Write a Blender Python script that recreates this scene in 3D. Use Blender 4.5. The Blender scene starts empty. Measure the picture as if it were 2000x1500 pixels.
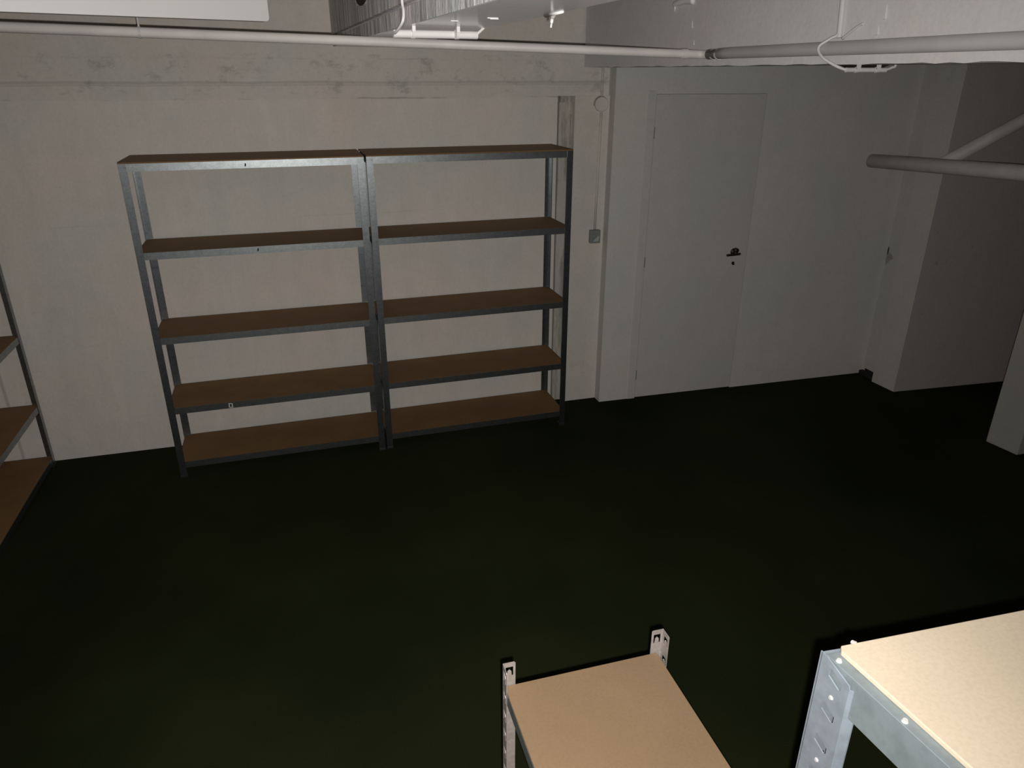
import bpy, bmesh, math, random
from mathutils import Vector, Matrix
from mathutils.geometry import tessellate_polygon

scene = bpy.context.scene
COL = scene.collection
random.seed(7)

# ------------------------------------------------------------------ camera
CAM = Vector((0.8308, -4.5879, 2.2211))
R0 = Vector((0.96014, -0.27951, 0.00201))       # right
R1 = Vector((-0.10845, -0.37915, -0.91896))     # down
R2 = R0.cross(R1)                               # forward
cd = bpy.data.cameras.new('camera')
cd.sensor_width = 36.0
cd.lens = 1423.1 / 2000 * 36.0
cd.clip_start = 0.02
cam = bpy.data.objects.new('camera', cd)
cam.matrix_world = Matrix(((R0.x, -R1.x, -R2.x, CAM.x), (R0.y, -R1.y, -R2.y, CAM.y),
                           (R0.z, -R1.z, -R2.z, CAM.z), (0, 0, 0, 1)))
COL.objects.link(cam)
scene.camera = cam

# ------------------------------------------------------------------ world: a windowless cellar, all but black
w = bpy.data.worlds.new('world'); scene.world = w; w.use_nodes = True
w.node_tree.nodes['Background'].inputs[0].default_value = (0.8, 0.85, 1, 1)
w.node_tree.nodes['Background'].inputs[1].default_value = 0.0015

# ------------------------------------------------------------------ the phone's flash, a little below and right of the lens
FLASH_W = 250.0
ld = bpy.data.lights.new('phone_flash', 'SPOT')
ld.energy = FLASH_W
ld.color = (1.0, 0.965, 0.93)
ld.spot_size = math.radians(132)
ld.spot_blend = 1.0
ld.shadow_soft_size = 0.006
fl = bpy.data.objects.new('phone_flash', ld)
fl.location = CAM + R0 * 0.013 + R1 * 0.028
aim = (R0 * (860 - 1000) + R1 * (640 - 750) + R2 * 1423.1).normalized()
fl.rotation_euler = (-aim).to_track_quat('Z', 'Y').to_euler()
COL.objects.link(fl)

vs = scene.view_settings
vs.view_transform = 'Standard'; vs.look = 'None'; vs.gamma = 1.0
vs.use_curve_mapping = False
vs.exposure = 0.0

# ------------------------------------------------------------------ helpers
def link(o, parent=None):
    COL.objects.link(o)
    if parent is not None:
        o.parent = parent
    return o

def obj(name, bm, m, parent=None, smooth=False, bevel=0.0):
    bmesh.ops.recalc_face_normals(bm, faces=bm.faces)
    me = bpy.data.meshes.new(name)
    bm.to_mesh(me); bm.free()
    me.materials.append(m)
    if smooth:
        for p in me.polygons: p.use_smooth = True
    o = bpy.data.objects.new(name, me)
    link(o, parent)
    if bevel:
        md = o.modifiers.new('bevel', 'BEVEL'); md.width = bevel; md.segments = 2
        md.limit_method = 'ANGLE'
    return o

def thing(name, label, cat, loc=(0, 0, 0), rz=0.0, group=None):
    o = bpy.data.objects.new(name, None)
    o.empty_display_size = 0.05
    o.location = loc; o.rotation_euler = (0, 0, rz)
    link(o)
    return tag(o, label, cat, group)

def tag(o, label, cat, group=None):
    o['label'] = label; o['category'] = cat
    if group: o['group'] = group
    return o

def struct(o, label=None):
    o['kind'] = 'structure'
    if label: o['label'] = label
    return o

def box(bm, x0, x1, y0, y1, z0, z1):
    v = [bm.verts.new(p) for p in ((x0, y0, z0), (x1, y0, z0), (x1, y1, z0), (x0, y1, z0),
                                   (x0, y0, z1), (x1, y0, z1), (x1, y1, z1), (x0, y1, z1))]
    for f in ((0, 3, 2, 1), (4, 5, 6, 7), (0, 1, 5, 4), (1, 2, 6, 5), (2, 3, 7, 6), (3, 0, 4, 7)):
        bm.faces.new([v[i] for i in f])

def prism(bm, pts, z0, z1):
    a = [bm.verts.new((x, y, z0)) for x, y in pts]
    b = [bm.verts.new((x, y, z1)) for x, y in pts]
    n = len(pts)
    bm.faces.new(a[::-1]); bm.faces.new(b)
    for i in range(n):
        j = (i + 1) % n
        bm.faces.new((a[i], a[j], b[j], b[i]))

def sweep(bm, pts, r, n=12, cap=True):
    """tube through points; r a number or list of radii"""
    pts = [Vector(p) for p in pts]
    rs = r if isinstance(r, (list, tuple)) else [r] * len(pts)
    rings = []; prev = None
    for i, p in enumerate(pts):
        t = (pts[min(i + 1, len(pts) - 1)] - pts[max(i - 1, 0)]).normalized()
        if prev is None:
            u = t.orthogonal().normalized()
        else:
            u = (prev - t * prev.dot(t)).normalized()
        prev = u
        v = t.cross(u)
        rings.append([bm.verts.new(p + (u * math.cos(2 * math.pi * k / n) + v * math.sin(2 * math.pi * k / n)) * rs[i])
                      for k in range(n)])
    for a, b in zip(rings, rings[1:]):
        for k in range(n):
            bm.faces.new((a[k], a[(k + 1) % n], b[(k + 1) % n], b[k]))
    if cap:
        bm.faces.new(rings[0][::-1]); bm.faces.new(rings[-1])

def smoothpath(pts, sub=6):
    """Catmull-Rom through the points"""
    P = [Vector(p) for p in pts]; out = []
    for i in range(len(P) - 1):
        p0 = P[max(i - 1, 0)]; p1 = P[i]; p2 = P[i + 1]; p3 = P[min(i + 2, len(P) - 1)]
        for k in range(sub):
            t = k / sub
            out.append(0.5 * ((2 * p1) + (p2 - p0) * t + (2 * p0 - 5 * p1 + 4 * p2 - p3) * t * t
                              + (3 * p1 - p0 - 3 * p2 + p3) * t ** 3))
    out.append(P[-1]); return out

def plate(bm, outer, holes, o, eu, ev, en, th):
    """flat plate with holes: outline in (u,v) placed at o with axes eu, ev; thickness th along en"""
    o, eu, ev, en = Vector(o), Vector(eu), Vector(ev), Vector(en)
    loops = [outer] + holes
    flat = [p for l in loops for p in l]
    tris = tessellate_polygon([[Vector((p[0], p[1], 0)) for p in l] for l in loops])
    A = [bm.verts.new(o + eu * p[0] + ev * p[1]) for p in flat]
    B = [bm.verts.new(o + eu * p[0] + ev * p[1] + en * th) for p in flat]
    for t in tris:
        try:
            bm.faces.new([A[i] for i in t]); bm.faces.new([B[i] for i in t][::-1])
        except ValueError:
            pass
    k = 0
    for l in loops:
        n = len(l)
        for i in range(n):
            j = (i + 1) % n
            bm.faces.new((A[k + i], A[k + j], B[k + j], B[k + i]))
        k += n

def disc(bm, c, axis, r, h, n=16):
    c = Vector(c); axis = Vector(axis).normalized()
    sweep(bm, [c, c + axis * h], r, n)

# ------------------------------------------------------------------ materials
def mat(name):
    m = bpy.data.materials.new(name); m.use_nodes = True
    nt = m.node_tree; b = nt.nodes['Principled BSDF']
    return m, nt, b

def N(nt, t, **k):
    n = nt.nodes.new(t)
    for a, v in k.items(): setattr(n, a, v)
    return n

def ramp(nt, src, stops):
    r = N(nt, 'ShaderNodeValToRGB')
    e = r.color_ramp.elements
    while len(e) < len(stops): e.new(0.5)
    for i, (p, c) in enumerate(stops):
        e[i].position = p
        e[i].color = (*c, 1) if len(c) == 3 else c
    nt.links.new(src, r.inputs[0]); return r

def mixc(nt, fac, a, b, blend='MIX'):
    m = N(nt, 'ShaderNodeMix'); m.data_type = 'RGBA'; m.blend_type = blend
    for s, v in ((m.inputs[0], fac), (m.inputs[6], a), (m.inputs[7], b)):
        if isinstance(v, bpy.types.NodeSocket): nt.links.new(v, s)
        elif isinstance(v, (int, float)): s.default_value = v
        else: s.default_value = (*v, 1)
    return m.outputs[2]

def math_(nt, op, a, b=None):
    m = N(nt, 'ShaderNodeMath', operation=op)
    for s, v in ((m.inputs[0], a), (m.inputs[1], b)):
        if v is None: continue
        if isinstance(v, bpy.types.NodeSocket): nt.links.new(v, s)
        else: s.default_value = v
    return m.outputs[0]

def noise(nt, vec, scale, detail=4, rough=0.55, mapscale=None):
    n = N(nt, 'ShaderNodeTexNoise'); n.inputs['Scale'].default_value = scale
    n.inputs['Detail'].default_value = detail; n.inputs['Roughness'].default_value = rough
    if mapscale:
        mp = N(nt, 'ShaderNodeMapping'); mp.inputs['Scale'].default_value = mapscale
        nt.links.new(vec, mp.inputs[0]); vec = mp.outputs[0]
    nt.links.new(vec, n.inputs['Vector']); return n.outputs['Fac']

def wall_mat(name, base, dirt=0.35, joints=(), vjoints=(), streak=0.0, bumpk=0.25, stains=0.0, top_dirt=None, rough=0.85, spec=0.25, runs=0.0):
    m, nt, b = mat(name)
    tc = N(nt, 'ShaderNodeTexCoord'); P = tc.outputs['Object']
    big = noise(nt, P, 1.6, 3)
    mid = noise(nt, P, 9, 5)
    fine = noise(nt, P, 60, 3)
    warm = tuple(c * k for c, k in zip(base, (1.05, 0.98, 0.96)))
    cool = tuple(c * k for c, k in zip(base, (0.94, 0.99, 0.97)))
    c = mixc(nt, ramp(nt, big, [(0.35, (0, 0, 0)), (0.65, (1, 1, 1))]).outputs[0], warm, cool)
    c = mixc(nt, ramp(nt, fine, [(0.3, (0.16,) * 3), (0.6, (0, 0, 0))]).outputs[0], c, tuple(x * 0.6 for x in base))
    c = mixc(nt, ramp(nt, mid, [(0.3, (0.26,) * 3), (0.7, (0, 0, 0))]).outputs[0], c, tuple(x * 0.78 for x in base))
    # faint vertical runs in the paint
    vr = noise(nt, P, 8, 6, 0.65, (1, 1, 0.22))
    c = mixc(nt, ramp(nt, vr, [(0.36, (runs,) * 3), (0.5, (0, 0, 0))]).outputs[0], c, tuple(x * 0.6 for x in base))
    c = mixc(nt, ramp(nt, vr, [(0.55, (0, 0, 0)), (0.7, (runs * 1.5,) * 3)]).outputs[0], c, tuple(min(x * 1.25, 0.95) for x in base))
    # small dark scuffs
    sp = noise(nt, P, 11, 9, 0.78, (1, 1, 1.7))
    msk = ramp(nt, sp, [(0.62, (0, 0, 0)), (0.72, (1, 1, 1))]).outputs[0]
    c = mixc(nt, math_(nt, 'MULTIPLY', msk, dirt), c, tuple(x * 0.3 for x in base))
    sep = N(nt, 'ShaderNodeSeparateXYZ'); nt.links.new(P, sep.inputs[0])
    jn = noise(nt, P, 7, 5, 0.7)
    jn2 = noise(nt, P, 3, 4, 0.7, (1, 1, 6))
    for axis, lst in ((2, joints), (0, vjoints)):
        for pos, wd, st, patchy in lst:
            wob = math_(nt, 'MULTIPLY', math_(nt, 'SUBTRACT', noise(nt, P, 4, 3), 0.5), 0.012)
            d = math_(nt, 'ABSOLUTE', math_(nt, 'ADD', math_(nt, 'SUBTRACT', sep.outputs[axis], pos), wob))
            r = ramp(nt, math_(nt, 'DIVIDE', d, wd), [(0.35, (1, 1, 1)), (1.0, (0, 0, 0))]).outputs[0]
            if patchy:
                pm = ramp(nt, jn2, [(0.5, (0.12,) * 3), (0.62, (1, 1, 1))]).outputs[0]
                r = math_(nt, 'MULTIPLY', r, pm)
            c = mixc(nt, math_(nt, 'MULTIPLY', r, st), c, tuple(x * 0.35 for x in base))
    if top_dirt:
        z0, z1 = top_dirt
        band = math_(nt, 'MULTIPLY', math_(nt, 'GREATER_THAN', sep.outputs[2], z0), math_(nt, 'LESS_THAN', sep.outputs[2], z1))
        tn = noise(nt, P, 5, 9, 0.78, (1, 1, 1.4))
        tm = ramp(nt, tn, [(0.535, (0, 0, 0)), (0.64, (1, 1, 1))]).outputs[0]
        c = mixc(nt, math_(nt, 'MULTIPLY', math_(nt, 'MULTIPLY', tm, band), 0.42), c, tuple(x * 0.3 for x in base))
    if streak:
        sn = noise(nt, P, 22, 6, 0.7, (1, 1, 0.09))
        sm = ramp(nt, sn, [(0.42, (1, 1, 1)), (0.56, (0, 0, 0))]).outputs[0]
        c = mixc(nt, math_(nt, 'MULTIPLY', sm, streak), c, tuple(x * 0.42 for x in base))
    if stains:
        sn = noise(nt, P, 10, 7, 0.75, (1, 1, 0.12))
        sm = ramp(nt, sn, [(0.46, (0, 0, 0)), (0.56, (1, 1, 1))]).outputs[0]
        c = mixc(nt, math_(nt, 'MULTIPLY', sm, stains), c, (0.13, 0.12, 0.095))
    nt.links.new(c, b.inputs['Base Color'])
    b.inputs['Roughness'].default_value = rough
    b.inputs['Specular IOR Level'].default_value = spec
    bp = N(nt, 'ShaderNodeBump'); bp.inputs['Strength'].default_value = bumpk; bp.inputs['Distance'].default_value = 0.01
    h = math_(nt, 'ADD', math_(nt, 'MULTIPLY', mid, 0.7), math_(nt, 'MULTIPLY', fine, 0.3))
    if streak:
        h = math_(nt, 'ADD', h, math_(nt, 'MULTIPLY', noise(nt, P, 30, 5, 0.7, (1, 1, 0.1)), 1.2))
    nt.links.new(h, bp.inputs['Height']); nt.links.new(bp.outputs[0], b.inputs['Normal'])
    return m

WB = (0.66, 0.62, 0.575)
M_infill = wall_mat('painted_infill', WB, 0.35, joints=((2.078, 0.008, 0.6, True), (1.42, 0.004, 0.12, True), (0.72, 0.004, 0.1, True)),
                    vjoints=((-0.935, 0.012, 0.45, False),), runs=0.10)
M_upper = wall_mat('painted_lintel', tuple(c * 0.95 for c in WB), 0.45,
                   joints=((2.162, 0.010, 0.30, False), (2.148, 0.006, 0.2, False), (2.284, 0.006, 0.22, True)), top_dirt=(2.1, 2.31), runs=0.06)
M_groove = wall_mat('stained_joint', (0.5, 0.475, 0.43), 0.5, stains=0.5, vjoints=((2.472, 0.011, 0.95, False), (2.559, 0.005, 0.7, True)), bumpk=0.5)
M_door_wall = wall_mat('painted_door_wall', (0.60, 0.585, 0.55), 0.25, bumpk=0.15)
M_pier = wall_mat('painted_pier', (0.56, 0.53, 0.50), 0.5, bumpk=0.3)
M_recess = wall_mat('bare_grey_wall', (0.46, 0.415, 0.40), 0.5, bumpk=0.4)
M_column = wall_mat('painted_column', (0.43, 0.41, 0.375), 0.4)
M_beam_side = wall_mat('brushed_beam_side', (0.74, 0.73, 0.73), 0.4, streak=0.75, bumpk=0.9)
M_beam = wall_mat('painted_beam', (0.84, 0.85, 0.89), 0.15, bumpk=0.05, rough=0.17, spec=1.0)
M_beam2 = wall_mat('painted_beam_broad', (0.70, 0.685, 0.68), 0.3, bumpk=0.2)
M_ceiling = wall_mat('painted_ceiling', (0.62, 0.6, 0.58), 0.3)

def plain(name, col, rough=0.6, metal=0.0, nz=0.0, spec=0.5, scale=40):
    m, nt, b = mat(name)
    b.inputs['Base Color'].default_value = (*col, 1)
    b.inputs['Roughness'].default_value = rough; b.inputs['Metallic'].default_value = metal
    b.inputs['Specular IOR Level'].default_value = spec
    if nz:
        tc = N(nt, 'ShaderNodeTexCoord')
        n = noise(nt, tc.outputs['Object'], scale, 4)
        c = mixc(nt, ramp(nt, n, [(0.3, (0, 0, 0)), (0.7, (1, 1, 1))]).outputs[0], tuple(x * (1 - nz) for x in col), col)
        nt.links.new(c, b.inputs['Base Color'])
    return m

def board_mat(name, col, nz=0.15):
    m, nt, b = mat(name)
    tc = N(nt, 'ShaderNodeTexCoord'); P = tc.outputs['Object']
    a = noise(nt, P, 6, 4); f = noise(nt, P, 160, 3)
    c = mixc(nt, ramp(nt, a, [(0.3, (0, 0, 0)), (0.7, (1, 1, 1))]).outputs[0],
             tuple(x * (1 - nz) for x in col), tuple(x * (1 + nz * 0.4) for x in col))
    c = mixc(nt, ramp(nt, f, [(0.35, (0.25,) * 3), (0.6, (0, 0, 0))]).outputs[0], c, tuple(x * 0.7 for x in col))
    nt.links.new(c, b.inputs['Base Color'])
    b.inputs['Roughness'].default_value = 0.62; b.inputs['Specular IOR Level'].default_value = 0.2
    return m

def steel_mat(name, col, rough, metal=0.85, spangle=0.25, slots=False):
    m, nt, b = mat(name)
    tc = N(nt, 'ShaderNodeTexCoord'); P = tc.outputs['Object']
    v = N(nt, 'ShaderNodeTexVoronoi'); v.inputs['Scale'].default_value = 120
    nt.links.new(P, v.inputs['Vector'])
    s = noise(nt, P, 35, 3)
    c = mixc(nt, v.outputs['Distance'], col, tuple(x * (1 - spangle) for x in col))
    c = mixc(nt, ramp(nt, s, [(0.4, (0, 0, 0)), (0.7, (0.5,) * 3)]).outputs[0], c, tuple(x * 0.6 for x in col))
    if slots:   # teardrop slots punched every 50 mm up the post
        sep = N(nt, 'ShaderNodeSeparateXYZ'); nt.links.new(P, sep.inputs[0])
        fr = math_(nt, 'FRACT', math_(nt, 'DIVIDE', sep.outputs[2], 0.05))
        hit = math_(nt, 'MULTIPLY', math_(nt, 'GREATER_THAN', fr, 0.42), math_(nt, 'LESS_THAN', fr, 0.66))
        sc = ramp(nt, noise(nt, P, 60, 2), [(0.45, (0.0,) * 3), (0.65, (0.3,) * 3)]).outputs[0]
        c = mixc(nt, math_(nt, 'MULTIPLY', hit, sc), c, tuple(x * 0.35 for x in col))
    nt.links.new(c, b.inputs['Base Color'])
    b.inputs['Metallic'].default_value = metal; b.inputs['Roughness'].default_value = rough
    return m

M_post = steel_mat('galvanised_post', (0.34, 0.37, 0.38), 0.35, 1.0, slots=True)
M_rail = steel_mat('galvanised_rail', (0.36, 0.39, 0.395), 0.385, 1.0)
M_post_mid = steel_mat('pale_steel_post', (0.52, 0.47, 0.44), 0.5, 0.35)
M_rail_mid = steel_mat('dull_steel_rail', (0.30, 0.32, 0.31), 0.45, 0.6)
M_post_near = steel_mat('blue_grey_galvanised_post', (0.31, 0.36, 0.41), 0.5, 0.4, 0.08)
M_rail_near = steel_mat('blue_grey_galvanised_rail', (0.25, 0.295, 0.31), 0.55, 0.4, 0.08)
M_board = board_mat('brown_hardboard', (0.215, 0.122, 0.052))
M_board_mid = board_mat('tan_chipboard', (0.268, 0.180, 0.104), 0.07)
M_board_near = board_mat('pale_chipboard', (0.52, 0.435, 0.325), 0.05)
M_plastic = plain('black_plastic_foot', (0.02, 0.02, 0.02), 0.5)
M_dark = plain('dark_recess', (0.012, 0.011, 0.01), 0.9)
M_pipe = plain('painted_pipe', (0.66, 0.62, 0.59), 0.5, nz=0.12, scale=8)
M_pipe2 = plain('painted_pipe_grey', (0.45, 0.44, 0.43), 0.5, nz=0.12, scale=8)
M_white = plain('white_enamel', (0.80, 0.79, 0.77), 0.45, nz=0.03, scale=5)
M_panel = plain('white_painted_sheet', (0.52, 0.51, 0.495), 0.45, nz=0.03, scale=5)
M_cond = plain('white_conduit', (0.74, 0.715, 0.70), 0.5)
M_cond2 = plain('overpainted_conduit', (0.56, 0.545, 0.535), 0.6)
M_rivet = plain('bright_rivet', (0.62, 0.62, 0.60), 0.4, 0.3)
M_drain = plain('painted_drain_pipe', (0.66, 0.63, 0.60), 0.55, nz=0.15, scale=12)
M_switch = plain('grey_plastic_switch', (0.20, 0.215, 0.20), 0.5)
M_switch_light = plain('pale_rocker', (0.42, 0.43, 0.41), 0.4)
M_handle = plain('dark_bronze_handle', (0.03, 0.024, 0.016), 0.45, 0.4)
M_slot_rim = plain('pale_slot_rim', (0.6, 0.58, 0.54), 0.6)
M_door = wall_mat('painted_door', (0.56, 0.545, 0.515), 0.2, bumpk=0.06, rough=0.6)

def carpet_mat():
    m, nt, b = mat('dark_green_carpet')
    tc = N(nt, 'ShaderNodeTexCoord'); P = tc.outputs['Object']
    big = noise(nt, P, 0.8, 5); fine = noise(nt, P, 220, 3)
    c = mixc(nt, ramp(nt, big, [(0.35, (0, 0, 0)), (0.68, (1, 1, 1))]).outputs[0], (0.0155, 0.0195, 0.0085), (0.0285, 0.0345, 0.0135))
    c = mixc(nt, ramp(nt, fine, [(0.3, (0.5,) * 3), (0.7, (0, 0, 0))]).outputs[0], c, (0.011, 0.015, 0.006))
    nt.links.new(c, b.inputs['Base Color'])
    b.inputs['Roughness'].default_value = 1.0; b.inputs['Specular IOR Level'].default_value = 0.0
    bp = N(nt, 'ShaderNodeBump'); bp.inputs['Strength'].default_value = 0.5; bp.inputs['Distance'].default_value = 0.004
    nt.links.new(fine, bp.inputs['Height']); nt.links.new(bp.outputs[0], b.inputs['Normal'])
    return m
M_carpet = carpet_mat()

# ------------------------------------------------------------------ the room
CZ = 2.80
bm = bmesh.new(); box(bm, -2.4, 8.2, -6.2, 0.5, -0.12, 0.0)
struct(obj('floor', bm, M_carpet), 'dark green carpeted floor')
bm = bmesh.new(); box(bm, -2.4, 8.2, -6.2, 0.5, CZ, CZ + 0.12)
struct(obj('ceiling', bm, M_ceiling))

wall = bpy.data.objects.new('wall_back', None); link(wall); struct(wall, 'white painted concrete wall behind the shelving units')
bm = bmesh.new(); box(bm, -2.0, 2.463, 0.0, 0.15, 0, 2.082)
obj('infill_panel', bm, M_infill, wall)
bm = bmesh.new()
box(bm, -2.0, 2.80, -0.010, 0.15, 2.082, CZ)
obj('lintel_band', bm, M_upper, wall)
bm = bmesh.new(); box(bm, 2.463, 2.567, 0.014, 0.15, 0, 2.045); box(bm, 2.463, 2.567, -0.004, 0.15, 2.045, 2.082)
obj('vertical_joint', bm, M_groove, wall)['label'] = 'stained vertical joint with dark cracks'
bm = bmesh.new(); box(bm, 2.567, 2.80, -0.03, 0.15, 0, 2.082)
obj('side_strip', bm, M_upper, wall)

def dwy(x): return -0.112 - 0.0235 * (x - 2.80)
DL, DR, DT = 3.080, 3.865, 2.092
dw = bpy.data.objects.new('wall_door_side', None)
bm = bmesh.new()
prism(bm, [(2.80, dwy(2.80)), (DL, dwy(DL)), (DL, 0.15), (2.80, 0.15)], 0, CZ)
prism(bm, [(DL, dwy(DL)), (DR, dwy(DR)), (DR, 0.15), (DL, 0.15)], DT, CZ)
prism(bm, [(DR, dwy(DR)), (5.06, dwy(5.06)), (5.06, 0.15), (DR, 0.15)], 0, CZ)
prism(bm, [(DL, dwy(DL) + 0.10), (DR, dwy(DR) + 0.10), (DR, 0.15), (DL, 0.15)], 0, DT)
struct(obj('wall_right_of_shelves', bm, M_door_wall), 'pale flat wall that holds the door')

# door
door = bpy.data.objects.new('door_1', None); door.location = (DL, dwy(DL), 0)
door.rotation_euler = (0, 0, math.atan(-0.0235)); link(door)
struct(door, 'plain pale flush door with a dark lever handle')
W = DR - DL
bm = bmesh.new(); box(bm, 0.0025, W - 0.0015, 0.001, 0.045, 0.006, DT - 0.002)
obj('door_leaf', bm, M_door, door, bevel=0.001)
bm = bmesh.new()
box(bm, -0.060, -0.004, -0.006, -0.0005, 0.0, DT + 0.02)
obj('door_jamb', bm, M_door, door, bevel=0.002)['label'] = 'slim raised jamb strip on the hinge side'
for hz in (1.86, 1.02, 0.185):
    bm = bmesh.new(); sweep(bm, [(0.0, -0.004, hz - 0.035), (0.0, -0.004, hz + 0.035)], 0.0035, 8)
    obj('hinge', bm, M_switch, door, smooth=False)
hx = 0.682; hz = 1.045
bm = bmesh.new()
sweep(bm, [(hx, 0.004, hz + 0.008), (hx, -0.008, hz + 0.008)], 0.027, 20)
sweep(bm, [(hx, -0.008, hz + 0.006), (hx, -0.034, hz + 0.004)], 0.012, 12)
sweep(bm, smoothpath([(hx + 0.028, -0.036, hz), (hx, -0.040, hz - 0.001), (hx - 0.05, -0.044, hz - 0.002), (hx - 0.078, -0.040, hz - 0.004)]), 0.0085, 10)
disc(bm, (hx + 0.005, -0.006, hz + 0.022), (0, -1, 0), 0.017, 0.022)
obj('door_handle', bm, M_handle, door, smooth=True)['label'] = 'dark lever handle pointing left'
bm = bmesh.new()
disc(bm, (hx + 0.002, 0.004, hz - 0.072), (0, -1, 0), 0.011, 0.006)
box(bm, hx, hx + 0.014, -0.003, 0.003, hz - 0.086, hz - 0.074)
obj('keyhole', bm, M_handle, door)['label'] = 'small dark keyhole plate'
bm = bmesh.new()
sx, sz = 0.575, 0.675
sweep(bm, [(sx - 0.008, 0.0035, sz - 0.016), (sx + 0.010, 0.0035, sz + 0.018)], 0.0016, 6)
obj('scratch', bm, M_handle, door)

# right hand piers and recess
bm = bmesh.new()
prism(bm, [(5.06, -0.165), (5.06, -0.340), (4.998, -0.342), (5.012, -0.554), (5.16, -0.565), (5.16, 0.15), (5.06, 0.15)], 0, CZ)
struct(obj('wall_right_pier', bm, M_pier), 'scuffed pale pier at the end of the door wall')
bm = bmesh.new()
random.seed(11)
ptch = [(0.0, 0.05), (0.012, 0.028), (0.05, 0.012), (0.075, -0.012), (0.045, -0.03), (0.03, -0.045), (0.008, -0.072), (-0.004, -0.03), (0.004, 0.0)]
plate(bm, [(a * 0.9, b * 1.0) for a, b in ptch], [], (5.0592, -0.170, 0.955), (0, -1, 0), (0, 0, 1), (-1, 0, 0), 0.0006)
pt = obj('flaked_patch', bm, plain('flaked_grey', (0.40, 0.375, 0.35), 0.9, nz=0.35, scale=60), bpy.data.objects['wall_right_pier'])
bm = bmesh.new()
plate(bm, [(0, 0.04), (0.009, 0.02), (0.006, -0.02), (0.0, -0.03), (-0.003, 0.01)], [], (5.0584, -0.172, 0.985), (0, -1, 0), (0, 0, 1), (-1, 0, 0), 0.0006)
obj('chip', bm, M_handle, bpy.data.objects['wall_right_pier'])
bm = bmesh.new()
prism(bm, [(5.16, -0.567), (5.97, -0.622), (8.0, -0.76), (8.0, 0.15), (5.16, 0.15)], 0, CZ)
prism(bm, [(5.0125, -0.5542), (5.16, -0.565), (5.16, -0.567), (5.013, -0.5562)], 0, CZ)
struct(obj('wall_right_recess', bm, M_recess), 'dim grey wall of the recess on the right')
bm = bmesh.new(); box(bm, 5.055, 5.064, -0.336, -0.19, 0.0, 0.045)
box(bm, 5.02, 5.055, -0.338, -0.17, 0.0, 0.028)
struct(obj('baseboard_right', bm, M_dark))
bm = bmesh.new()
prism(bm, [(4.998, -1.387), (5.025, -1.592), (5.42, -1.60), (5.40, -1.385)], 0, CZ)
tag(obj('concrete_column', bm, M_column, bevel=0.006), 'pale square concrete column cut off by the right edge of the photo', 'column')
bm = bmesh.new(); box(bm, -2.12, -2.0, -6.2, 0.15, 0, CZ)
struct(obj('wall_left', bm, M_infill))
bm = bmesh.new(); box(bm, 8.0, 8.12, -6.2, 0.15, 0, CZ)
struct(obj('wall_right', bm, M_recess))
bm = bmesh.new(); box(bm, -2.12, 8.12, -6.2, -6.08, 0, CZ)
struct(obj('wall_front', bm, M_ceiling))

# ------------------------------------------------------------------ ceiling beams
b1 = thing('concrete_beam', 'rough brush-painted concrete beam overhead, crossed by a short white conduit', 'beam', (0, 0, 0))
ZB = 2.345
bm = bmesh.new()
prism(bm, [(1.125, -0.012), (1.235, -3.1), (1.275, -4.2), (1.455, -4.2), (1.462, -3.1), (1.475, -1.9), (1.475, -0.012)], ZB, ZB + 0.050)
prism(bm, [(1.135, -0.012), (1.245, -3.1), (1.285, -4.2), (1.46, -4.2), (1.475, -1.9), (1.475, -0.012)], ZB + 0.050, ZB + 0.062)
bu = obj('lower_flange', bm, M_beam, b1, bevel=0.004)
bu['label'] = 'smooth blue-grey underside'
bm = bmesh.new()
# left face with a round dark opening: wall slab split around it
prism(bm, [(1.120, -0.012), (1.232, -3.1), (1.272, -4.2), (1.46, -4.2), (1.475, -1.9), (1.475, -0.012)], ZB + 0.062, CZ)
obj('web', bm, M_beam_side, b1)['label'] = 'rough brushed side face'
bm = bmesh.new()
prism(bm, [(1.1245, -0.012), (1.2345, -3.1), (1.2745, -4.2), (1.2755, -4.2), (1.2355, -3.1), (1.1255, -0.012)], ZB + 0.0005, ZB + 0.0495)
for v in bm.verts: v.co.x -= 0.0008
obj('side_skin', bm, M_beam_side, b1)
face = Vector((0.112, -3.088, 0)).normalized()
bm = bmesh.new()
hy, hzz = -1.33, 2.507
oval = [(0.20 * math.cos(2 * math.pi * k / 32), 0.048 * math.sin(2 * math.pi * k / 32)) for k in range(32)]
plate(bm, oval, [], (1.120 + 0.112 * (-hy - 0.012) / 3.088 - 0.0012, hy, hzz), face, (0, 0, 1), (1, 0, 0), 0.001)
obj('pipe_opening', bm, M_dark, b1)['label'] = 'dark oval opening'
bm = bmesh.new()
for k in range(18, 31):
    a0, a1 = 2 * math.pi * k / 32, 2 * math.pi * (k + 1) / 32
    q = [Vector((1.120 + 0.112 * (-hy - 0.012) / 3.088 - 0.002, hy, hzz)) + face * 0.21 * math.cos(t) + Vector((0, 0, 0.052 * math.sin(t))) for t in (a0, a1)]
    sweep(bm, q, 0.003, 6)
obj('opening_rim', bm, M_beam_side, b1)
# plaster drip on the far edge of the underside
bm = bmesh.new()
sweep(bm, smoothpath([(1.455, -2.80, 2.347), (1.458, -2.775, 2.338), (1.459, -2.765, 2.326), (1.460, -2.758, 2.317)]), [0.006] * 6 + [0.004] * 6 + [0.0025] * 6 + [0.001], 8)
sweep(bm, [(1.452, -2.74, 2.345), (1.452, -2.86, 2.345)], [0.006, 0.004], 8)
obj('plaster_drip', bm, M_white, b1, smooth=True)
for (x, y, l) in ((1.28, -2.46, 0.02), (1.345, -2.60, 0.028), (1.36, -2.57, 0.022)):
    bm = bmesh.new(); box(bm, x, x + l, y, y + 0.006, ZB - 0.0012, ZB + 0.001)
    obj('paint_patch', bm, M_white, b1)

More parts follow.
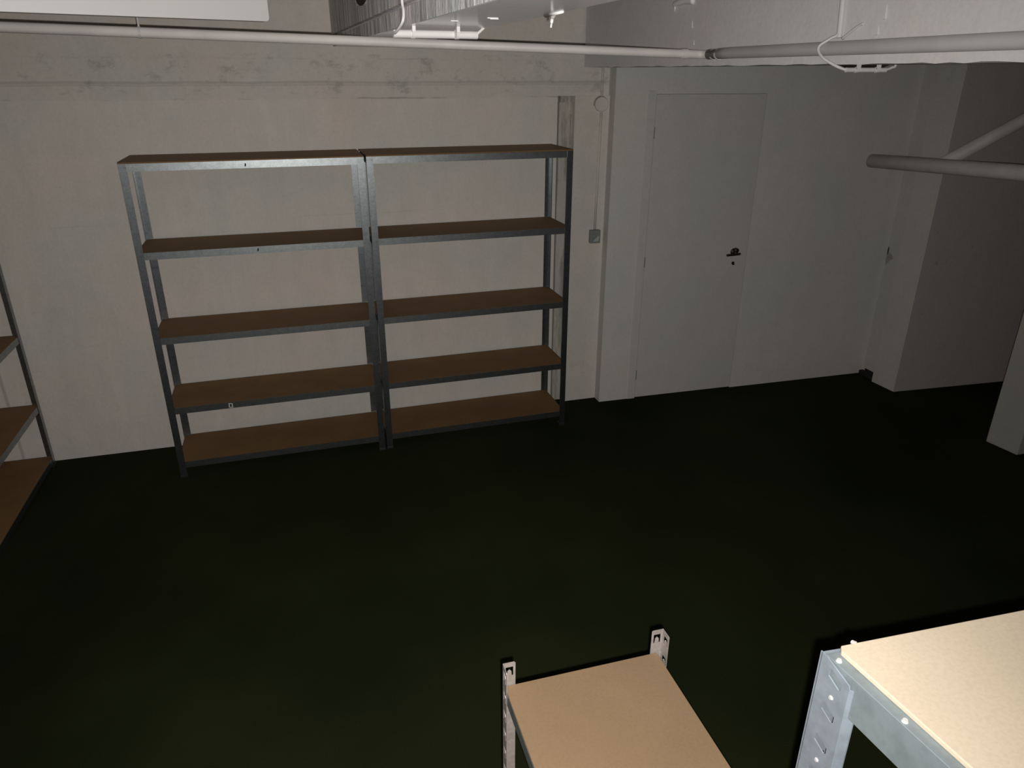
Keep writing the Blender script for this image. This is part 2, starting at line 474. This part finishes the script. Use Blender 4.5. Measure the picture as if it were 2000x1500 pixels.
b2 = thing('concrete_beam', 'broad pale concrete beam along the top right with a pipe strapped to its side', 'beam', (0, 0, 0))
bm = bmesh.new()
# ragged lower edge, like overpainted form boards
pts = [(2.62, -0.03)]
ys = [-0.1 - 0.05 * i for i in range(96)]
low = []
n = len(ys)
top = [bm.verts.new((2.62, y, CZ)) for y in ys]
mid_ = [bm.verts.new((2.62, y, 2.262)) for y in ys]
ed = [bm.verts.new((2.6195 + random.uniform(-0.001, 0.001), y, 2.2455 + random.uniform(-0.003, 0.0025))) for y in ys]
bot = [bm.verts.new((2.640, y, 2.244)) for y in ys]
bor = [bm.verts.new((2.82, y, 2.244)) for y in ys]
tor = [bm.verts.new((2.82, y, CZ)) for y in ys]
rows = [top, mid_, ed, bot, bor, tor]
for a, b in zip(rows, rows[1:]):
    for i in range(n - 1): bm.faces.new((a[i], a[i + 1], b[i + 1], b[i]))
for i in range(n - 1): bm.faces.new((tor[i], tor[i + 1], top[i + 1], top[i]))
bm.faces.new([r[0] for r in rows]); bm.faces.new([r[-1] for r in rows][::-1])
box(bm, 2.62, 2.799, -0.1, -0.031, 2.2465, CZ)
obj('beam_body', bm, M_beam2, b2)
bm = bmesh.new()
sweep(bm, smoothpath([(2.615, -1.16, 2.508), (2.612, -1.20, 2.512), (2.612, -1.27, 2.514), (2.615, -1.33, 2.508)]), 0.014, 8)
sweep(bm, [(2.612, -1.165, 2.505), (2.613, -1.162, 2.475)], [0.006, 0.002], 6)
obj('plaster_lump', bm, M_white, b2, smooth=True)['label'] = 'white plaster lump with a short drip'
for (y, z0, z1) in ((-2.50, 2.327, 2.352), (-2.52, 2.37, 2.41), (-1.36, 2.33, 2.35), (-1.33, 2.40, 2.43)):
    bm = bmesh.new(); sweep(bm, [(2.619, y, z0), (2.619, y + 0.004, z1)], [0.006, 0.002], 6)
    obj('paint_run', bm, M_cond2, b2)

# ------------------------------------------------------------------ pipes
def elbow_path(c0, c1, c2, r=0.05, k=6):
    a, b, c = Vector(c0), Vector(c1), Vector(c2)
    u = (a - b).normalized(); v = (c - b).normalized()
    out = [b + u * r]
    for i in range(1, k):
        t = i / k
        out.append((b + u * r) * (1 - t) ** 2 + b * 2 * t * (1 - t) + (b + v * r) * t * t)
    out.append(b + v * r); return out

pipe = thing('heating_pipe', 'long pale pipe across the top of the room, turning along the right beam', 'pipe', (0, 0, 0))
A, B_, C_ = (-1.9, -1.5, 2.400), (2.592, -1.5, 2.289), (2.596, -5.9, 2.297)
e = elbow_path(A, B_, C_, 0.045)
bm = bmesh.new(); sweep(bm, [A] + e, 0.0175, 20)
obj('cross_run', bm, M_pipe, pipe, smooth=True)
bm = bmesh.new(); sweep(bm, [e[-1], (2.596, -1.7, 2.292), C_], [0.0205, 0.0215, 0.0215], 20)
obj('beam_run', bm, M_pipe2, pipe, smooth=True)
bm = bmesh.new()
sweep(bm, [(2.487, -1.5, 2.2916), (2.512, -1.5, 2.291)], 0.0205, 20)
obj('coupling', bm, M_pipe, pipe, smooth=False)
for y in (-1.578, -1.615):
    bm = bmesh.new(); sweep(bm, [(2.596, y, 2.2895), (2.596, y - 0.009, 2.2895)], 0.0232, 20)
    obj('coupling', bm, M_pipe, pipe)
bm = bmesh.new()
sweep(bm, [(0.369, -1.5, 2.352), (0.369, -1.5, CZ)], 0.0035, 8)
sweep(bm, [(0.364, -1.5, 2.3443), (0.374, -1.5, 2.3440)], 0.0195, 16)
obj('pipe_hanger', bm, M_pipe2, pipe)

dp = thing('drain_pipe', 'thick painted drain pipe leaving the wall on the right, with an upward branch', 'pipe', (0, 0, 0))
bm = bmesh.new(); P0 = (4.762, -0.110, 1.6435); P1 = (4.950, -1.20, 1.680)
d = (Vector(P1) - Vector(P0))
sweep(bm, [P0, P1, Vector(P0) + d * 2.9], 0.047, 28)
obj('main_pipe', bm, M_drain, dp, smooth=True)
bm = bmesh.new(); s = Vector(P0) + d * 0.50
sweep(bm, [s, (5.42, -0.74, 1.962), (6.9, -1.0, 2.80)], 0.040, 24)
obj('branch_pipe', bm, M_drain, dp, smooth=True)

# ------------------------------------------------------------------ conduits that duck under the beams
c1 = thing('cable_conduit', 'short white conduit strapped under the rough beam near the top centre', 'conduit', (0, 0, 0), group='white conduits under the beams')
def beamx(y): return 1.125 + 0.110 * (-y - 0.012) / 3.088
y1 = -2.16
bm = bmesh.new(); sweep(bm, [(1.166, y1, 2.3245), (1.432, y1 + 0.03, 2.3245)], 0.0115, 20)
obj('conduit_tube', bm, M_cond, c1, smooth=False)
for x in (1.226, 1.362):
    bm = bmesh.new()
    sweep(bm, [(x - 0.005, y1 + 0.004, 2.3245), (x + 0.005, y1 + 0.006, 2.3245)], 0.0135, 20)
    box(bm, x - 0.005, x + 0.005, y1 - 0.020, y1 - 0.006, 2.330, 2.3450)
    obj('strap', bm, M_cond, c1)
bx = beamx(y1) - 0.010
bm = bmesh.new()
sweep(bm, smoothpath([(1.168, y1, 2.3245), (1.172, -2.20, 2.330), (1.183, -2.245, 2.352), (1.189, -2.235, 2.380), (1.189, -2.215, 2.410), (1.189, -2.205, 2.50), (1.189, -2.205, CZ)]), 0.0042, 10)
obj('cable', bm, M_cond, c1, smooth=True)
bm = bmesh.new()
sweep(bm, smoothpath([(1.428, y1 + 0.03, 2.3245), (1.440, y1 + 0.03, 2.334), (1.456, y1 + 0.035, 2.346)]), 0.0045, 10)
obj('cable', bm, M_cond, c1, smooth=True)

c2 = thing('cable_conduit', 'short white conduit strapped under the broad right-hand beam, looping around the pipe', 'conduit', (0, 0, 0), group='white conduits under the beams')
yc = -2.37
bm = bmesh.new(); sweep(bm, [(2.630, yc, 2.2275), (2.790, yc, 2.2275)], 0.0075, 16)
obj('conduit_tube', bm, M_cond2, c2)
for x in (2.672, 2.752):
    bm = bmesh.new()
    sweep(bm, [(x - 0.005, yc, 2.2275), (x + 0.005, yc, 2.2275)], 0.009, 16)
    box(bm, x - 0.005, x + 0.005, yc - 0.014, yc - 0.004, 2.229, 2.2445)
    obj('strap', bm, M_cond2, c2)
bm = bmesh.new()
sweep(bm, smoothpath([(2.632, yc, 2.2275), (2.605, -2.355, 2.238), (2.572, -2.325, 2.262), (2.566, -2.30, 2.285), (2.568, -2.30, 2.303), (2.590, -2.318, 2.323), (2.610, -2.33, 2.345), (2.611, -2.325, 2.45), (2.611, -2.32, CZ)]), 0.0048, 10)
obj('cable', bm, M_cond2, c2, smooth=True)
bm = bmesh.new(); sweep(bm, [(2.612, -2.333, 2.325), (2.612, -2.322, 2.44), (2.612, -2.32, CZ)], 0.0088, 12)
obj('riser_tube', bm, M_cond2, c2, smooth=False)
bm = bmesh.new()
sweep(bm, smoothpath([(2.612, -2.350, 2.322), (2.614, -2.39, 2.345), (2.616, -2.415, 2.358), (2.618, -2.43, 2.362)]), 0.0045, 8)
obj('cable', bm, M_cond2, c2, smooth=True)
bm = bmesh.new()
sweep(bm, smoothpath([(2.788, yc, 2.2285), (2.812, yc, 2.235), (2.829, yc, 2.255), (2.829, yc, 2.40), (2.829, yc, CZ)]), 0.0045, 10)
obj('cable', bm, M_cond2, c2, smooth=True)

# ------------------------------------------------------------------ wall box, conduit and switch
sw = thing('wall_switch', 'small square grey switch on the wall right of the shelving', 'switch', (2.733, -0.03, 1.203))
bm = bmesh.new(); box(bm, -0.036, 0.036, -0.034, 0.0, -0.044, 0.044)
obj('switch_body', bm, M_switch, sw, bevel=0.004)
bm = bmesh.new(); box(bm, -0.030, 0.030, -0.037, -0.034, -0.038, 0.038)
obj('switch_plate', bm, M_switch, sw, bevel=0.001)
bm = bmesh.new()
a = [bm.verts.new(p) for p in ((-0.020, -0.039, -0.030), (0.018, -0.039, -0.030), (0.026, -0.043, 0.006), (0.014, -0.043, 0.004))]
b_ = [bm.verts.new((v.co.x, -0.0372, v.co.z)) for v in a]
bm.faces.new(a); bm.faces.new(b_[::-1])
for i in range(4): bm.faces.new((a[i], b_[i], b_[(i + 1) % 4], a[(i + 1) % 4]))
obj('rocker', bm, M_switch_light, sw)['label'] = 'paler rocker'

jb = thing('junction_box', 'round painted-over junction box high on the wall above the switch', 'junction box', (2.740, -0.03, 2.032))
bm = bmesh.new(); sweep(bm, [(0, 0, 0), (0, -0.020, 0), (0, -0.024, 0)], [0.044, 0.044, 0.040], 28)
obj('box_body', bm, M_upper, jb)
bm = bmesh.new()
for k in range(28):
    if 15 <= k <= 24: continue
    a0, a1 = 2 * math.pi * k / 28, 2 * math.pi * (k + 1) / 28
    sweep(bm, [(0.047 * math.cos(a0), -0.0022, 0.047 * math.sin(a0)), (0.047 * math.cos(a1), -0.0022, 0.047 * math.sin(a1))], 0.0028, 6)
obj('dark_rim', bm, plain('rim_grey', (0.25, 0.24, 0.22), 0.9), jb)['label'] = 'grey arc around the box'  # darker grey arc along the top and sides of the box
cr = thing('wall_conduit', 'thin painted conduit running down the wall from round box to switch', 'conduit', (0, 0, 0))
bm = bmesh.new(); sweep(bm, [(2.743, -0.038, 1.985), (2.734, -0.038, 1.249)], 0.0085, 12)
obj('lower_run', bm, M_upper, cr, smooth=True)
bm = bmesh.new(); sweep(bm, [(2.740, -0.040, 2.080), (2.740, -0.040, 2.242)], 0.0075, 12)
obj('upper_run', bm, M_upper, cr, smooth=True)

# ------------------------------------------------------------------ white panel in the top left corner
pn = thing('hanging_panel', 'smooth white rounded panel hanging under the ceiling in the top left corner', 'panel', (0.805, -1.70, 2.374), math.radians(17.8 + 180))
bm = bmesh.new()
L, Hh, T, rr = 1.7, 0.34, 0.045, 0.012
outline = [(0.0, Hh), (0.0, rr)] + [(rr - rr * math.cos(t), rr - rr * math.sin(t)) for t in (math.pi / 8 * i for i in range(1, 4))] + [(rr, 0.0), (L, 0.0), (L, Hh)]
plate(bm, outline, [], (0, -T / 2, 0), (1, 0, 0), (0, 0, 1), (0, 1, 0), T)
obj('panel_body', bm, M_panel, pn, bevel=0.004)
for x in (0.25, 1.4):
    bm = bmesh.new(); sweep(bm, [(x, 0, Hh - 0.01), (x, 0, CZ - 2.374)], 0.004, 8)
    obj('hanger_rod', bm, M_pipe2, pn)

# ------------------------------------------------------------------ shelving
def rail_bm(x0, y0, x1, y1, zt, inx, iny, hgt=0.038, led=0.022, th=0.0018):
    """angle rail along a straight line; (inx,iny) points into the unit; zt is its top"""
    bm = bmesh.new()
    d = Vector((x1 - x0, y1 - y0, 0)).normalized(); q = Vector((inx, iny, 0))
    a = Vector((x0, y0, 0)); b = Vector((x1, y1, 0))
    prof = [(0, zt), (th, zt), (th, zt - 0.0105), (led, zt - 0.0105), (led, zt - 0.0105 - th), (th, zt - 0.0105 - th),
            (th, zt - hgt + th), (0.008, zt - hgt + th), (0.008, zt - hgt), (0, zt - hgt)]
    A = [bm.verts.new(a + q * s + Vector((0, 0, z))) for s, z in prof]
    B = [bm.verts.new(b + q * s + Vector((0, 0, z))) for s, z in prof]
    m = len(prof)
    bm.faces.new(A[::-1]); bm.faces.new(B)
    for i in range(m): bm.faces.new((A[i], A[(i + 1) % m], B[(i + 1) % m], B[i]))
    return bm

def post_bm(cx, cy, sx, sy, H, wd=0.037, th=0.0018):
    bm = bmesh.new()
    x, y = cx, cy
    pts = [(0, 0), (wd, 0), (wd, th * 2.2), (wd - th, th * 2.2), (wd - th, th), (th, th), (th, wd - th), (th * 2.2, wd - th), (th * 2.2, wd), (0, wd)]
    P = [(x + sx * a, y + sy * b) for a, b in pts]
    if sx * sy < 0: P = P[::-1]
    prism(bm, P, 0.004, H)
    return bm

def make_rack(label, loc, rz, Wd, Dp, H, levels, wear=None):
    t = thing('shelving_unit', label, 'shelving', loc, rz, 'galvanised five-tier shelving units')
    pw = 0.037
    for (cx, cy, sx, sy) in ((0, 0, 1, 1), (Wd, 0, -1, 1), (0, Dp, 1, -1), (Wd, Dp, -1, -1)):
        p = obj('post', post_bm(cx, cy, sx, sy, H), M_post, t)
        bm = bmesh.new(); box(bm, min(cx - 0.002 * sx, cx + 0.04 * sx), max(cx - 0.002 * sx, cx + 0.04 * sx),
                              min(cy - 0.002 * sy, cy + 0.04 * sy), max(cy - 0.002 * sy, cy + 0.04 * sy), 0, 0.012)
        obj('foot', bm, M_plastic, p)
    g = 0.0025
    for i, z in enumerate(levels):
        top = (i == len(levels) - 1)
        zt = z - (0.007 if top else 0.0)
        obj('rail', rail_bm(g + 0.002, g, Wd - g - 0.002, g, zt, 0, 1), M_rail, t)
        obj('rail', rail_bm(g + 0.002, Dp - g, Wd - g - 0.002, Dp - g, zt, 0, -1), M_rail, t)
        obj('rail', rail_bm(g, g + 0.005, g, Dp - g - 0.005, zt, 1, 0), M_rail, t)
        obj('rail', rail_bm(Wd - g, g + 0.005, Wd - g, Dp - g - 0.005, zt, -1, 0), M_rail, t)
        bm = bmesh.new()
        if top:
            box(bm, 0.0, Wd, 0.0, Dp, z - 0.0065, z)
        else:
            q = 0.0048
            # corners notched round the posts
            n_ = 0.010
            prism(bm, [(n_, q), (Wd - n_, q), (Wd - n_, n_), (Wd - q, n_), (Wd - q, Dp - n_), (Wd - n_, Dp - n_), (Wd - n_, Dp - q),
                       (n_, Dp - q), (n_, Dp - n_), (q, Dp - n_), (q, n_), (n_, n_)], z - 0.0100, z - 0.0015)
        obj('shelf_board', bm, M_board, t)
    return t

LV = (0.101, 0.4485, 0.8715, 1.344, 1.80)
UW, UD = 1.2088, 0.3806
YW = -0.4377
rA = make_rack('five-tier galvanised shelving unit with brown boards, left of the adjoining pair', (0, YW, 0), 0.01466, UW, UD, 1.7935, LV)
ox = UW * math.cos(0.01466) + 0.0135; oy = YW + UW * math.sin(0.01466) + 0.0105
rB = make_rack('five-tier galvanised shelving unit with brown boards, beside the wall switch', (ox, oy, 0), 0.01795, UW, UD, 1.7935, LV)
LV2 = (0.058, 0.405, 0.838, 1.315, 1.80)
rC = make_rack('galvanised shelving unit standing along the left edge of the photo, mostly cut off', (-0.757, -0.045 - UW, 0), math.pi / 2, UW, UD, 1.7935, LV2)

# small punched holes and a pale slot rim on the left unit's front rails
for (x, z) in ((0.598, 1.770), (0.604, 1.325)):
    bm = bmesh.new(); sweep(bm, [(x, 0.0028, z - 0.006), (x + 0.002, 0.0028, z + 0.009)], 0.0035, 8)
    h = obj('punched_hole', bm, M_dark, rA); h['label'] = 'small dark punched hole'
for (a0, b0, c0, d0) in ((-0.013, -0.009, 0.411, 0.437), (0.009, 0.013, 0.411, 0.437), (-0.009, 0.009, 0.433, 0.437), (-0.009, 0.009, 0.411, 0.415)):
    pass
bm = bmesh.new(); xs = 0.338
for (a0, b0, c0, d0) in ((-0.011, -0.006, 0.416, 0.444), (0.006, 0.011, 0.414, 0.440), (-0.006, 0.006, 0.438, 0.442), (-0.006, 0.006, 0.414, 0.418)):
    box(bm, xs + a0, xs + b0, 0.0012, 0.0025, c0, d0)
obj('slot_rim', bm, M_slot_rim, rA)['label'] = 'small pale rectangular ring mark'  # pale ring stands in for the bright rim of a punched slot

# ---- medium unit in the foreground: tan board, slotted posts rising above it
MZ = 0.88
mx0, mx1, my1, my0 = 1.178, 1.582, -3.326, -3.86
mid = thing('shelving_unit', 'low steel rack with a tan board and keyhole-slotted post tips, bottom centre', 'shelving', (mx0, my0, 0))
mw, md_ = mx1 - mx0, my1 - my0
def slotted_post(cx, cy, sx, sy, H, wd, ground, mt, parent):
    bm = bmesh.new(); th = 0.0016
    def holes():
        out = []
        z = H - 0.030
        while z > 0.06:
            c = wd * 0.52; a = wd * 0.30
            # inverted-U opening, the tongue pressed in below
            out.append([(c - a, z + 0.017), (c + a, z + 0.017), (c + a, z - 0.010), (c + a * 0.62, z - 0.010),
                        (c + a * 0.5, z + 0.004), (c, z + 0.009), (c - a * 0.5, z + 0.004), (c - a * 0.62, z - 0.010), (c - a, z - 0.010)])
            z -= 0.060
        return out
    outer = [(0, ground), (wd, ground), (wd, H - 0.003), (wd - 0.003, H), (0, H)]
    plate(bm, outer, holes()[:1], (cx, cy, 0), (sx, 0, 0), (0, 0, 1), (0, sy, 0), th)
    plate(bm, outer, holes(), (cx, cy + sy * th, 0), (0, sy, 0), (0, 0, 1), (sx, 0, 0), th)
    p = obj('post', bm, mt, parent)
    bm = bmesh.new(); box(bm, min(cx - .002 * sx, cx + .034 * sx), max(cx - .002 * sx, cx + .034 * sx), min(cy - .002 * sy, cy + .034 * sy), max(cy - .002 * sy, cy + .034 * sy), 0, 0.012)
    obj('foot', bm, M_plastic, p)
    return p
for (cx, cy, sx, sy) in ((0, 0, 1, 1), (mw, 0, -1, 1), (0, md_, 1, -1), (mw + 0.012, md_ + 0.002, -1, -1)):
    slotted_post(cx, cy, sx, sy, MZ + 0.067, 0.031, 0.004, M_post_mid, mid)
for z in (0.10, 0.48, MZ):
    top = z == MZ
    hh = 0.034
    obj('rail', rail_bm(0.004, 0.0035, mw - 0.004, 0.0035, z - 0.004, 0, 1, hh), M_rail_mid, mid)
    obj('rail', rail_bm(0.004, md_ - 0.0035, mw - 0.004, md_ - 0.0035, z - 0.004, 0, -1, hh), M_rail_mid, mid)
    obj('rail', rail_bm(0.0035, 0.008, 0.0035, md_ - 0.008, z - 0.004, 1, 0, hh), M_rail_mid, mid)
    obj('rail', rail_bm(mw - 0.0035, 0.008, mw - 0.0035, md_ - 0.008, z - 0.004, -1, 0, hh), M_rail_mid, mid)
    bm = bmesh.new(); box(bm, 0.0042, mw - 0.004, 0.0042, md_ - 0.0042, z - 0.0125, z)
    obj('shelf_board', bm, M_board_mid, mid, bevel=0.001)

# ---- nearest unit, bottom right: pale board on heavy blue-grey galvanised frame
NZ = 1.45
nc = Vector((1.4915, -3.9275, 0))
near = thing('shelving_unit', 'nearest heavy galvanised rack with a pale bare board, bottom right corner', 'shelving', nc)
ex = Vector((math.cos(math.radians(-2.47)), math.sin(math.radians(-2.47)), 0))
ey = Vector((math.cos(math.radians(-84.3)), math.sin(math.radians(-84.3)), 0))
Z = Vector((0, 0, 1))
NL, ND = 1.20, 0.45
def holes_near(H, a, b):
    out = []; z = H - 0.024
    while z > 0.05:
        # tilted punched slot
        out.append([(a, z + 0.009), (a + 0.004, z + 0.011), (b, z + 0.001), (b, z - 0.012), (b - 0.004, z - 0.013), (a, z - 0.004)])
        z -= 0.0625
    return out
def near_post(o, eu, en, mt):
    """flange facing outwards (normal -en side) along eu, second flange along en"""
    bm = bmesh.new(); th = 0.002; wd = 0.058
    outer = [(0, 0.004), (wd, 0.004), (wd, NZ - 0.020), (wd - 0.002, NZ - 0.015), (0.012, NZ - 0.001), (0.0, NZ)]
    plate(bm, outer, holes_near(NZ, 0.021, 0.045), o, eu, Z, en, th)
    outer2 = [(0, 0.004), (wd, 0.004), (wd, NZ - 0.006), (wd - 0.004, NZ - 0.002), (0, NZ - 0.0)]
    plate(bm, outer2, holes_near(NZ, 0.021, 0.045), Vector(o) + Vector(eu) * th, en, Z, eu, th)
    # return lips
    sl = (Vector(eu) * 0.75 + Vector(en) * 0.66).normalized()
    plate(bm, [(0, 0.004), (0.015, 0.004), (0.015, NZ - 0.023), (0, NZ - 0.021)], [], Vector(o) + Vector(eu) * (wd - 0.001), sl, Z, en, th)
    plate(bm, [(0, 0.004), (0.013, 0.004), (0.013, NZ - 0.007), (0, NZ - 0.007)], [], Vector(o) + Vector(en) * (wd - th), eu, Z, en, th)
    p = obj('post', bm, mt, near)
    for k in range(11):
        c = Vector(o) + Vector(eu) * 0.033 + Z * (NZ - 0.059 - 0.125 * k)
        bm = bmesh.new()
        sweep(bm, [c + Vector(en) * 0.001, c - Vector(en) * 0.0022], [0.0042, 0.0028], 10)
        obj('rivet', bm, M_rivet, p)
    bm = bmesh.new()
    A = Vector(o) - Vector(eu) * 0.003 - Vector(en) * 0.003
    q = [A, A + Vector(eu) * 0.064, A + Vector(eu) * 0.064 + Vector(en) * 0.064, A + Vector(en) * 0.064]
    prism(bm, [(v.x, v.y) for v in q], 0.0, 0.014)
    obj('foot', bm, M_plastic, p)
    return p
near_post((0, 0, 0), ey, ex, M_post_near)
near_post(ex * NL, -ex, ey, M_post_near)
near_post(ey * ND, ex, -ey, M_post_near)
near_post(ex * NL + ey * ND, -ey, -ex, M_post_near)

def near_rail(a, b, inn, zt, mt):
    """tall angle rail with a wide lip on top"""
    bm = bmesh.new(); th = 0.002; hg = 0.068; lip = 0.032
    prof = [(0, zt), (lip, zt), (lip, zt - th), (th, zt - th), (th, zt - hg + th), (0.010, zt - hg + th), (0.010, zt - hg), (0, zt - hg)]
    A = [bm.verts.new(a + inn * s + Z * z) for s, z in prof]; B = [bm.verts.new(b + inn * s + Z * z) for s, z in prof]
    m = len(prof); bm.faces.new(A[::-1]); bm.faces.new(B)
    for i in range(m): bm.faces.new((A[i], A[(i + 1) % m], B[(i + 1) % m], B[i]))
    return obj('rail', bm, mt, near, bevel=0.0008)
for z in (NZ, 0.80, 0.15):
    zt = z - 0.003
    k = 0.0045
    near_rail(ex * k + ey * 0.006, ex * k + ey * (ND - 0.006), ex, zt, M_rail_near)
    near_rail(ex * (NL - k) + ey * 0.006, ex * (NL - k) + ey * (ND - 0.006), -ex, zt, M_rail_near)
    near_rail(ey * k + ex * 0.040, ey * k + ex * (NL - 0.040), ey, zt - 0.0021, M_rail_near)
    near_rail(ey * (ND - k) + ex * 0.040, ey * (ND - k) + ex * (NL - 0.040), -ey, zt - 0.0021, M_rail_near)
    bm = bmesh.new()
    c = [ex * 0.0215 + ey * 0.003, ex * (NL - 0.006) + ey * 0.003, ex * (NL - 0.006) + ey * (ND - 0.004), ex * 0.0215 + ey * (ND - 0.004)]
    # clipped far-left corner
    pl = [c[0] + ex * 0.008, c[1], c[2], c[3], c[0] + ey * 0.010]
    prism(bm, [(v.x, v.y) for v in pl][::-1], zt + 0.0006, zt + 0.0085)
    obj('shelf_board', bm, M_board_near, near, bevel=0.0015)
for (p, n_) in ((ex * 0.052 + ey * 0.0025, -ey), (ex * 0.0115 + ey * 0.022, Z), (ex * 0.0115 + ey * 0.135, Z)):
    bm = bmesh.new(); c = p + Z * (NZ - 0.002)
    if n_ == Z: sweep(bm, [c - Z * 0.002, c + Z * 0.0022], [0.005, 0.0032], 12)
    else: sweep(bm, [c - n_ * 0.001 + Z * 0.006, c + n_ * 0.004 + Z * 0.006], [0.0045, 0.003], 12)
    obj('rivet', bm, M_rivet, near, smooth=False)
